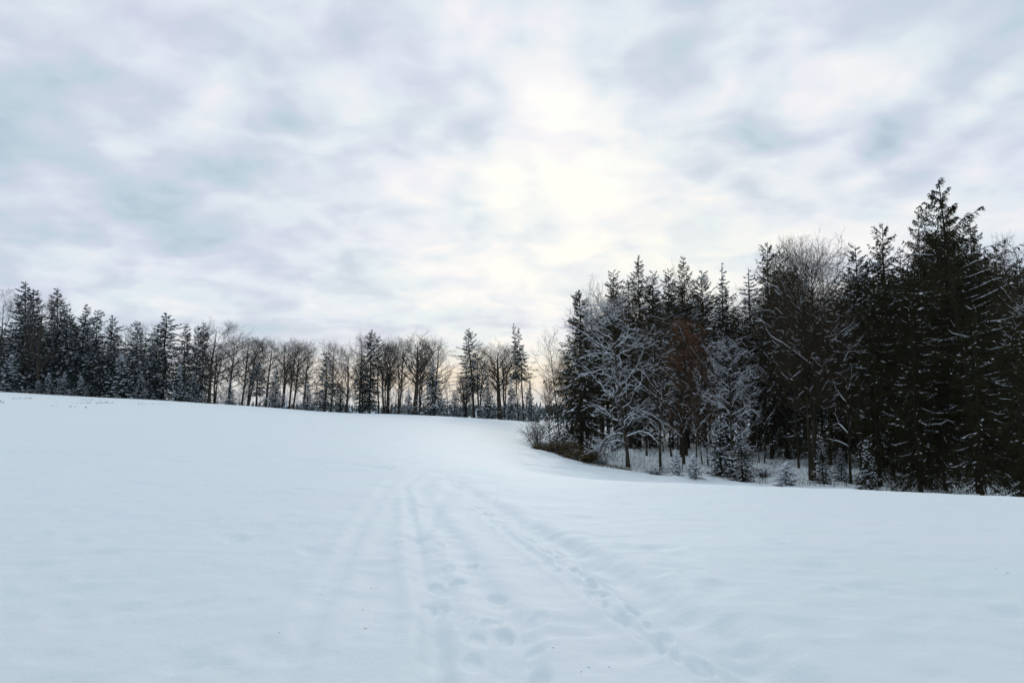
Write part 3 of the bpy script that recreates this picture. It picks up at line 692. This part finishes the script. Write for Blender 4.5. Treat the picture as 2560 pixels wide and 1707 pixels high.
GL, GM, GR = 'conifers and beeches on the left end of the far treeline', 'trees of the open row along the field crest', 'trees of the dark wood on the right'
YS, YW = 'young firs at the foot of the far trees', 'young firs under the wood on the right'
TREES = [
 # --- far left clump
 ('fbw', -6, 0, 724, 182, 45, 'thin frosted bare tree cut by the left picture edge', GL),
 ('fs1', 51, 51, 707, 172, 50, 'tallest dark spruce at the far left, dusted with snow', GL),
 ('fs2', 72, 72, 724, 180, 46, 'round shouldered spruce pressed against the tallest far left spruce', GL),
 ('fb4', 96, 100, 728, 166, 44, 'brownish bare tree standing in front of two snowy spruces at far left', GL),
 ('fs1', 134, 133, 723, 176, 44, 'pointed spruce right of the brownish bare tree at far left', GL),
 ('fs2', 158, 160, 768, 172, 42, 'low shouldered spruce leaning out right of the twin far left tops', GL),
 ('fs1', 205, 207, 763, 176, 42, 'spruce with layered snowy boughs, first after the notch in the left treetops', GL),
 ('fs2', 240, 238, 776, 172, 38, 'blunt topped spruce with a pale stem showing, mid left clump', GL),
 ('fs1', 275, 274, 790, 178, 38, 'spruce with small hooked tip sloping down at the right of the left clump', GL),
 ('fbw', 309, 309, 813, 180, 30, 'low frosty bare tree just left of the snow whitened spruce', GL),
 ('fs2', 338, 338, 803, 176, 34, 'snow whitened spruce with a thin spiky crown, left of the large black spruce', GL),
 ('fbw', 362, 362, 806, 182, 30, 'pale frosted bare tree between whitened spruce and large black spruce', GL),
 ('yfs', 25, 25, 887, 160, 46, 'broad young fir heavy with snow at the left picture edge', YS),
 ('yfs', 97, 97, 952, 158, 20, 'tiny snow buried fir, second from the left at the field edge', YS),
 ('yfs', 122, 121, 932, 159, 26, 'small snow laden fir below the far left twin spruces', YS),
 ('yfe', 160, 159, 930, 160, 28, 'small spruce with fine snow lines, third from the left at the field edge', YS),
 ('yfs', 206, 205, 940, 158, 24, 'low rounded snowy fir left of the large snow draped one', YS),
 ('yfs', 303, 303, 888, 158, 48, 'large young fir draped in drooping snowy boughs, left field edge', YS),
 ('yfe', 352, 352, 925, 160, 26, 'slim young spruce between the snow draped fir and the large black spruce', YS),
 # --- centre left
 ('fs1', 408, 408, 784, 165, 56, 'large black pointed spruce standing highest in the centre left', GM),
 ('fs2', 388, 390, 822, 168, 34, 'blunt dark spruce tucked behind the left side of the large black spruce', GM),
 ('fs1', 462, 462, 810, 172, 32, 'slender spruce with ragged tip right of the large black spruce', GM),
 ('fs2', 491, 491, 815, 172, 30, 'dark blunt spruce, left one of the touching pair beside the tall beech', GM),
 ('fs1', 508, 506, 808, 174, 30, 'dark spruce, right one of the touching pair beside the tall beech', GM),
 ('yfs', 448, 448, 910, 158, 28, 'snow whitened young fir in front of the slender ragged spruce', YS),
 ('yfd', 486, 486, 930, 160, 26, 'dark young spruce at the foot of the touching pair', YS),
 ('fb4', 523, 540, 795, 165, 56, 'tall wind swept beech with a reddish trunk foot beside the dark spruces', GM),
 ('fb2', 537, 548, 850, 176, 30, 'thin beech close behind the reddish footed beech', GM),
 ('fb1', 573, 581, 836, 172, 42, 'beech with rounded crown sloping right, second of the open row', GM),
 ('yfd', 576, 576, 950, 160, 19, 'small dark spruce alone between two thin beech trunks', YS),
 ('fb1', 606, 622, 838, 170, 36, 'beech with a low left fork, standing over a snowy spruce', GM),
 ('fb2', 619, 652, 842, 176, 34, 'slender twin stemmed beech leaning right over the snow flecked spruce', GM),
 ('fs3', 643, 643, 908, 162, 30, 'mid height spruce flecked with snow among the wind swept beeches', GM),
 ('yfd', 690, 690, 912, 162, 27, 'dark spruce with a rounded foot right of the snow flecked spruce', GM),
 ('fb1', 666, 682, 842, 172, 40, 'beech rising behind the dark round footed spruce', GM),
 ('fb2', 709, 716, 846, 174, 30, 'straight beech, left one of the closely spaced trio', GM),
 ('fb1', 724, 736, 841, 172, 34, 'swept beech, middle one of the closely spaced trio', GM),
 ('fb1', 734, 752, 850, 176, 34, 'leaning beech, right one of the closely spaced trio', GM),
 ('fb1', 758, 778, 862, 170, 40, 'lean beech with a low snowy fork before the gap in the row', GM),
 ('yfd', 770, 769, 952, 162, 23, 'dark young spruce at the foot of the leaning forked beech', YS),
 # --- centre
 ('fs2', 813, 816, 879, 166, 34, 'broad dark evergreen with a domed top left of a bare crown', GM),
 ('fb4', 829, 832, 847, 172, 34, 'bare beech rising behind the domed evergreen', GM),
 ('fb4', 868, 868, 860, 166, 40, 'short beech with low wide spreading arching boughs', GM),
 ('fcol', 852, 852, 952, 166, 12, 'narrow dark young spruce behind the arching short beech', YS),
 ('fb1', 900, 900, 828, 170, 34, 'bare beech touching the left side of the slender black spire', GM),
 ('fcol', 926, 926, 824, 168, 20, 'slender black spruce spire, highest of the middle row', GM),
 ('fcol', 906, 906, 893, 164, 20, 'dark thick evergreen column under the black spire', GM),
 ('fpine', 948, 944, 841, 166, 26, 'pine with a long bare reddish trunk right of the black spire', GM),
 ('fb2', 960, 963, 846, 170, 26, 'thin beech directly right of the bare trunked pine', GM),
 ('fb5', 969, 975, 842, 168, 26, 'beech wrapped in ivy up its trunk', GM),
 ('fb2', 998, 1004, 841, 170, 32, 'slim twin trunked beech left of the thick trunked beech', GM),
 ('fb3', 1037, 1044, 824, 166, 42, 'thick trunked beech with a tall fan crown, stoutest of the row', GM),
 ('fb2', 1049, 1060, 845, 172, 28, 'thin beech half hidden behind the thick trunked beech', GM),
 ('fb1', 1086, 1099, 841, 170, 42, 'round crowned beech rising over the broad dark cone spruce', GM),
 ('yfe', 1022, 1021, 968, 160, 24, 'low snowy spruce at the foot of the thick trunked beech', YS),
 ('yfd', 1083, 1083, 893, 160, 36, 'broad dark cone shaped spruce under the round crowned beech', YS),
 ('yfd', 1137, 1136, 975, 160, 21, 'small dark spruce alone left of the large free standing spruce', YS),
 ('fs3', 1186, 1171, 822, 165, 36, 'large free standing spruce with bare lower trunk, middle of the picture', GM),
 ('fb2', 1197, 1204, 856, 172, 28, 'thin beech just right of the large free standing spruce', GM),
 ('fb5', 1166, 1160, 930, 170, 24, 'small low ivy grown tree left of the free standing spruce trunk', GM),
 ('fb3', 1251, 1244, 850, 166, 42, 'many stemmed beech left of the two lanky spruces', GM),
 ('fb2', 1262, 1262, 858, 172, 26, 'slim beech behind the many stemmed beech', GM),
 ('yfd', 1218, 1217, 947, 160, 27, 'young spruce with broad snowy foot under the many stemmed beech', YS),
 ('yfe', 1278, 1279, 938, 160, 25, 'young bluish spruce left of the lanky spruce trunks', YS),
 ('fsv', 1297, 1284, 809, 166, 15, 'lanky thin spruce, left and taller one of two, leaning left', GM),
 ('fsv', 1310, 1297, 821, 163, 24, 'lanky spruce with long bare trunk, right one of two', GM),
 ('yfd', 1324, 1324, 950, 160, 18, 'small spruce right of the two lanky spruces', YS),
 # --- tip of the right wood
 ('nbt', 1400, 1372, 815, 112, 60, 'pale thin bare tree reaching left out of the wood tip', GR),
 ('rust', 1374, 1370, 948, 108, 22, 'small brownish tree at the foot of the wood tip', GR),
 ('edge', 1451, 1449, 728, 97, 88, 'broad dark spruce with thick snow pads, first of the wood', GR),
 ('nbt', 1475, 1478, 692, 100, 60, 'slender bare tree topping the first spruce of the wood', GR),
 ('laden', 1569, 1520, 702, 86, 118, 'spreading tree with every crooked bough outlined in snow', GR),
 ('ns3', 1541, 1541, 676, 118, 42, 'spruce tip behind the snow outlined tree, left of the taller one', GR),
 ('ns1', 1596, 1595, 643, 118, 52, 'pointed spruce, highest above the snow outlined tree', GR),
 ('ns4', 1636, 1636, 678, 120, 36, 'blunt spruce leaning on the right side of the pointed one', GR),
 ('ns3', 1672, 1672, 673, 122, 38, 'small spruce tip in the dip left of the twin tipped spruce', GR),
 ('ns1', 1718, 1718, 643, 118, 50, 'spruce with bare twigs at its left shoulder, above the rusty tree', GR),
 ('nbt', 1692, 1694, 650, 124, 40, 'bare wispy treetop peeping left of the spruce above the rusty tree', GR),
 ('npine', 1760, 1758, 675, 118, 50, 'flat topped conifer right of the spruce above the rusty tree', GR),
 ('nb1', 1648, 1636, 778, 86, 80, 'bare beech with a curved dark trunk right of the snow outlined tree', GR),
 ('nb1', 1700, 1690, 735, 104, 90, 'bare beech arching behind the rusty leaved tree', GR),
 ('rust', 1706, 1718, 790, 92, 72, 'beech still holding rusty brown leaves', GR),
 ('rust', 1766, 1752, 850, 90, 52, 'lower rusty leaved tree right behind the taller rusty one', GR),
 ('nfir', 1815, 1815, 660, 112, 34, 'thin layered fir tip with snow shelves between lower crowns', GR),
 ('nfir', 1878, 1878, 678, 108, 50, 'wide layered fir left of the tall twin crowned beech', GR),
 ('ns2', 1923, 1923, 609, 96, 50, 'dark spruce forming the left shoulder of the tall beech', GR),
 ('ns1', 1960, 1960, 616, 98, 44, 'dark spruce half veiled by the tall beech crown', GR),
 ('laden', 1826, 1826, 812, 82, 76, 'small snow outlined beech above the young dark spruces', GR),
 ('nb2', 2022, 2035, 588, 74, 118, 'tall beech with twin trunks and fan crown in the wood front', GR),
 ('nb3', 1990, 1968, 590, 84, 60, 'bare tree joined to the left of the tall twin trunked beech', GR),
 ('nb1', 2118, 2105, 760, 70, 80, 'slim beech with white lined twigs before the round topped pine', GR),
 ('npine', 2150, 2152, 610, 84, 64, 'pine with a rounded knobbly top', GR),
 ('ns2', 2222, 2215, 562, 74, 62, 'dark spruce with snow shelves, between pine and twin pointed spruce', GR),
 ('ns1', 2262, 2262, 625, 82, 50, 'lower spruce in the dip right of the snow shelved spruce', GR),
 ('ns1', 2312, 2309, 523, 70, 58, 'spiky spruce close left of the tallest tree', GR),
 ('tall', 2440, 2374, 455, 64, 200, 'tallest spruce of the picture with sweeping upturned boughs', GR),
 ('ns3', 2446, 2442, 540, 72, 50, 'second top rising behind the right boughs of the tallest spruce', GR),
 ('nb3', 2535, 2528, 580, 70, 80, 'bare tree top at the right picture edge', GR),
 ('nb1', 2590, 2575, 700, 58, 90, 'snow lined bare tree cut by the right picture edge', GR),
 ('ns1', 2500, 2500, 610, 76, 66, 'dark spruce below the bare top at the right edge', GR),
 ('ns2', 2352, 2350, 640, 66, 62, 'dark low boughed spruce under the spiky and the tallest spruces', GR),
 ('ns1', 2190, 2190, 690, 68, 60, 'black low boughed spruce below the round topped pine', GR),
 ('ns1', 2290, 2290, 720, 62, 60, 'black spruce skirt filling the wood front below the spiky spruce', GR),
 ('ns2', 2440, 2440, 760, 58, 66, 'black spruce skirt below the tallest spruce', GR),
 ('ns1', 2545, 2545, 800, 56, 66, 'black spruce skirt in the bottom right of the wood', GR),
 # young ones under the wood
 ('nyf', 1728, 1728, 1137, 72, 26, 'little fir smothered in white snow, brightest under the wood', YW),
 ('nyf', 1690, 1690, 1126, 76, 22, 'small snowy fir left of the brightest little fir', YW),
 ('nyd', 1798, 1798, 1040, 76, 40, 'dark young spruce with snow on its top, below the small snow outlined beech', YW),
 ('nyd', 1850, 1847, 1086, 72, 44, 'lower dark young spruce right of the snow topped one', YW),
 ('nyf', 1954, 1954, 1156, 66, 36, 'low domed fir with a snow cap left of the twin trunks', YW),
 ('nyd', 2050, 2047, 1092, 70, 30, 'young spruce right of the big twin trunks', YW),
 ('nyd', 2095, 2095, 1120, 72, 26, 'small snowy spruce between twin trunks and slim beech', YW),
 ('nyd', 2160, 2160, 1100, 64, 34, 'young spruce in the dark right of the slim beech', YW),
]
for t in TREES:
    key, bx, tx, tr_, Yd, hw, lab, grp = t
    if key[:2] in ('fs', 'fc'): hw *= 1.3
    elif key[:2] == 'fb': hw *= 1.45
    elif key in ('ns1', 'ns2', 'ns3', 'ns4', 'nfir', 'npine'): hw *= 1.25
    place(key, bx, tx, tr_, Yd, hw, lab, 'tree', grp)
BUSH = [
 ('bush', 1345, 1335, 1040, 98, 46, 'many stemmed bare bush at the left tip of the wood'),
 ('bush', 1395, 1390, 1075, 96, 34, 'smaller bare bush right of the many stemmed one at the wood tip'),
 ('brush', 1398, 1398, 1100, 92, 62, 'low brown bramble mound in front of the first dark spruce'),
 ('brush', 1445, 1445, 1122, 88, 52, 'second brown bramble mound, right of the first one'),
 ('sbush', 1640, 1640, 1165, 76, 36, 'snow covered low bush right of the snow outlined tree foot'),
 ('sbush', 1500, 1500, 1150, 88, 30, 'snowy low bush between first spruce and snow outlined tree'),
 ('sbush', 1900, 1900, 1170, 78, 30, 'snowy low bush on the clear slope inside the wood'),
]
for key, bx, tx, tr_, Yd, hw, lab in BUSH: place(key, bx, tx, tr_, Yd, hw, lab, 'bush', 'bushes along the wood edge')

# trees deep inside the wood
sky_px = [1340, 1400, 1450, 1480, 1540, 1600, 1660, 1720, 1790, 1850, 1900, 1930, 2000, 2080, 2150, 2215, 2260, 2310, 2380, 2450, 2520, 2700, 3200]
sky_row = [930, 850, 760, 740, 700, 670, 690, 665, 700, 690, 680, 640, 640, 640, 640, 600, 640, 560, 520, 570, 620, 620, 640]
fr_ = random.Random(3)
for i in range(120):
    px = 1420 + (2660 - 1420) * ((i * .61803) % 1) + fr_.uniform(-8, 8)
    front = np.interp(px, [1400, 1600, 2000, 2560], [100, 92, 80, 70])
    Yd = front + 6 + 62 * fr_.random()
    low = px > 2090
    if not low and fr_.random() < .15: continue
    key = fr_.choice(['ns1', 'ns2', 'ns3', 'ns3'] if low else ['ns3', 'ns4', 'ns2', 'nb3', 'nb3', 'nbt'])
    tr_ = np.interp(px, sky_px, sky_row) + fr_.uniform(22, 125)
    place(key, px, px + fr_.uniform(-8, 8), tr_, Yd, 4.6 * F / Yd * fr_.uniform(.8, 1.1), 'dark tree inside the right wood, seen only between the front trees', 'tree', 'trees deep inside the wood')
for i in range(32):
    px = 1560 + 640 * ((i * .61803 + .3) % 1) + fr_.uniform(-6, 6); Yd = fr_.uniform(78, 120)
    place('pole', px, px + fr_.uniform(-25, 25), np.interp(Yd, [78, 120], [905, 930]) + fr_.uniform(-40, 70), Yd, fr_.uniform(22, 40), 'thin bare young stem on the snowy slope inside the wood', 'tree', 'thin stems inside the wood')
# thin growth behind the open row on the crest
for i in range(44):
    px = 520 + 800 * ((i * .61803 + .1) % 1); Yd = fr_.uniform(172, 196)
    place('fbs', px, px + fr_.uniform(-6, 8), fr_.uniform(935, 985), Yd, fr_.uniform(14, 26), 'low thin bare sapling in the gaps of the far beech row', 'tree', 'saplings behind the far beech row')

for i in range(26):
    px = -20 + 420 * ((i * .61803 + .37) % 1); Yd = fr_.uniform(184, 205)
    place(fr_.choice(['fs1', 'fs2', 'fs2', 'fb4']), px, px + fr_.uniform(-6, 6), np.interp(px, [0, 60, 140, 220, 300, 400], [765, 750, 770, 800, 830, 850]) + fr_.uniform(0, 70), Yd, fr_.uniform(34, 50), 'dark snowy tree behind the left treeline, seen only in its gaps', 'tree', 'trees behind the left treeline')
# unused prototypes
for k_, pr in list(PROTO.items()):
    if not pr['used']:
        for ch in list(pr['root'].children): bpy.data.objects.remove(ch)
        bpy.data.objects.remove(pr['root'])

# ------------------------------------------------------------------ far-off wood beyond the valley
rng = np.random.RandomState(90)
n = 5200
fx = rng.uniform(-1500, 1300, n); fy = rng.uniform(1150, 1700, n)
fz = h(fx, fy, False)
fh = rng.uniform(14, 26, n) * (1 + .3 * vnoise(fx / 160, fy / 160, 5)); fw_ = fh * rng.uniform(.13, .2, n)
g = Geo()
ringn = 6
for lv, (a, b, wv) in enumerate([(.05, .5, 1.), (.3, .75, .75), (.6, 1., .5)]):
    th = np.arange(ringn) * 2 * np.pi / ringn + lv
    base = np.stack([fx[:, None] + np.cos(th) * (fw_ * wv)[:, None] * rng.uniform(.7, 1.2, (n, ringn)), fy[:, None] + np.sin(th) * (fw_ * wv)[:, None], np.repeat((fz + fh * a)[:, None], ringn, 1)], -1)
    tip = np.stack([fx, fy, fz + fh * b], -1)[:, None]
    v = np.concatenate([base, tip], 1); o_ = np.arange(n)[:, None] * (ringn + 1); j = np.arange(ringn)
    f = np.stack([o_ + j, o_ + (j + 1) % ringn, np.broadcast_to(o_ + ringn, (n, ringn))], -1).reshape(-1, 3)
    g.add(v.reshape(-1, 3), f, 0)
fo = g.build('distant_forest', [M_FARW], None); fo['kind'] = 'stuff'; fo['label'] = 'far off conifer forest beyond the valley, faint between the trunks'

# ------------------------------------------------------------------ forest floor growth, stubble, litter
rng = np.random.RandomState(91)
def blades(name, label, pts, hmin, hmax, lean, wd, m_, seg=3):
    g = Geo(); n = len(pts); a = rng.rand(n) * 6.283; hh = rng.uniform(hmin, hmax, n); ln = rng.uniform(0, lean, n)
    d = np.column_stack([np.cos(a) * ln, np.sin(a) * ln, np.ones(n)])
    s_ = np.linspace(0, 1, seg); P = pts[:, None] + d[:, None] * (hh[:, None] * s_)[..., None]; P[..., 2] -= (ln * hh)[:, None] * s_ ** 2 * .5
    tubes(g, P, np.linspace(wd, wd * .4, seg)[None].repeat(n, 0), 3, 0)
    o = g.build(name, [m_], None); o['kind'] = 'stuff'; o['label'] = label; return o
n = 5200; px = rng.uniform(1330, 2600, n)
front = np.interp(px, [1300, 1450, 1600, 2000, 2560], [101, 90, 80, 66, 56]); yy = front + rng.rand(n) ** 1.3 * 60; xx = (px - CXP) / F * yy
cl = (vnoise(xx / 4, yy / 4, 21) > -.12) & ((px < 2080) | (rng.rand(n) < .35)); xx, yy = xx[cl], yy[cl]
blades('undergrowth', 'bare thin undergrowth twigs sticking out of the snow on the wood floor', np.column_stack([xx, yy, h(xx, yy) - .03]), .3, 1.5, 1.2, .014, M_TWIG)
n = 2600; px = 1345 + rng.rand(n) ** .8 * 230
yy = np.interp(px, [1300, 1350, 1400, 1450, 1560], [104, 99, 93, 88, 82]) + rng.normal(size=n) * 2.2; xx = (px - CXP) / F * yy
blades('dry_grass', 'dry grass and leaf bits poking through thin snow along the wood edge', np.column_stack([xx, yy, h(xx, yy) - .02]), .06, .35, 1.5, .012, M_BRUSH)
def on(px, r):
    x, y = ground_at(px * V, r * V); return x, y
pts = []
for (x0, r0, x1, r1, k) in [(28, 916, 72, 915, 26), (175, 919, 255, 921, 20), (0, 921, 12, 921, 8), (178, 926, 262, 925, 34), (220, 927, 262, 926, 20), (305, 929, 390, 927, 18), (395, 925, 540, 920, 26),
                       (100, 935, 200, 940, 10), (0, 925, 12, 924, 6)]:
    for _ in range(k):
        t_ = rng.rand(); x, y = on(x0 + (x1 - x0) * t_, r0 + (r1 - r0) * t_ + rng.normal() * .3); pts.append((x, y))
pts = np.array(pts); blades('stubble', 'short dark stubble showing through the snow near the left crest', np.column_stack([pts, h(pts[:, 0], pts[:, 1])]), .05, .16, 1.5, .035, M_BRUSH)
pts = []
for (px, r, k, sp) in [(905, 1290, 1, 6), (1040, 1212, 1, 8), (870, 1340, 2, 14), (845, 1410, 1, 16), (846, 1440, 1, 4), (1396, 1535, 1, 3), (2290, 1300, 1, 2), (2318, 1310, 1, 2),
                       (1750, 1172, 2, 3), (1330, 1540, 2, 20), (1250, 1500, 1, 20), (640, 1455, 1, 4), (740, 1355, 1, 4)]:
    for _ in range(k):
        x, y = on(px + rng.normal() * sp, r + rng.normal() * sp * .3); pts.append((x, y))
pts = np.array(pts)
g = Geo(); n = len(pts); a = rng.rand(n) * 6.283; l = rng.uniform(.012, .03, n)
P0_ = np.column_stack([pts, h(pts[:, 0], pts[:, 1]) + .006]); dd = np.column_stack([np.cos(a), np.sin(a), rng.uniform(0, .25, n)])
tubes(g, P0_[:, None] + dd[:, None] * (l[:, None] * np.array([0, .5, 1]))[..., None], np.tile([.001, .0018, .0006], (n, 1)), 4, 0)
o = g.build('twig_litter', [M_BARK], None); o['kind'] = 'stuff'; o['label'] = 'small dark twigs and husks scattered along the snowy track'

# ------------------------------------------------------------------ haze
def haze_box():
    v = np.array([(x, y, z) for x in (-3900, 3900) for y in (-3900, 3900) for z in (-60, 70)], float)
    f = np.array([[0, 1, 3, 2], [4, 6, 7, 5], [0, 4, 5, 1], [2, 3, 7, 6], [0, 2, 6, 4], [1, 5, 7, 3]])
    m_ = bpy.data.materials.new('haze_air'); m_.use_nodes = True; nt = m_.node_tree; nt.nodes.clear(); t = NT(nt)
    vol = t.n('ShaderNodeVolumePrincipled'); vol.inputs['Color'].default_value = (.80, .90, .98, 1); vol.inputs['Density'].default_value = .00007
    o_ = t.n('ShaderNodeOutputMaterial'); t.l(vol.outputs[0], o_.inputs['Volume'])
    o = mesh_obj('haze', v, f, m_); o['kind'] = 'stuff'; o['label'] = 'thin cold winter haze over the field'
haze_box()
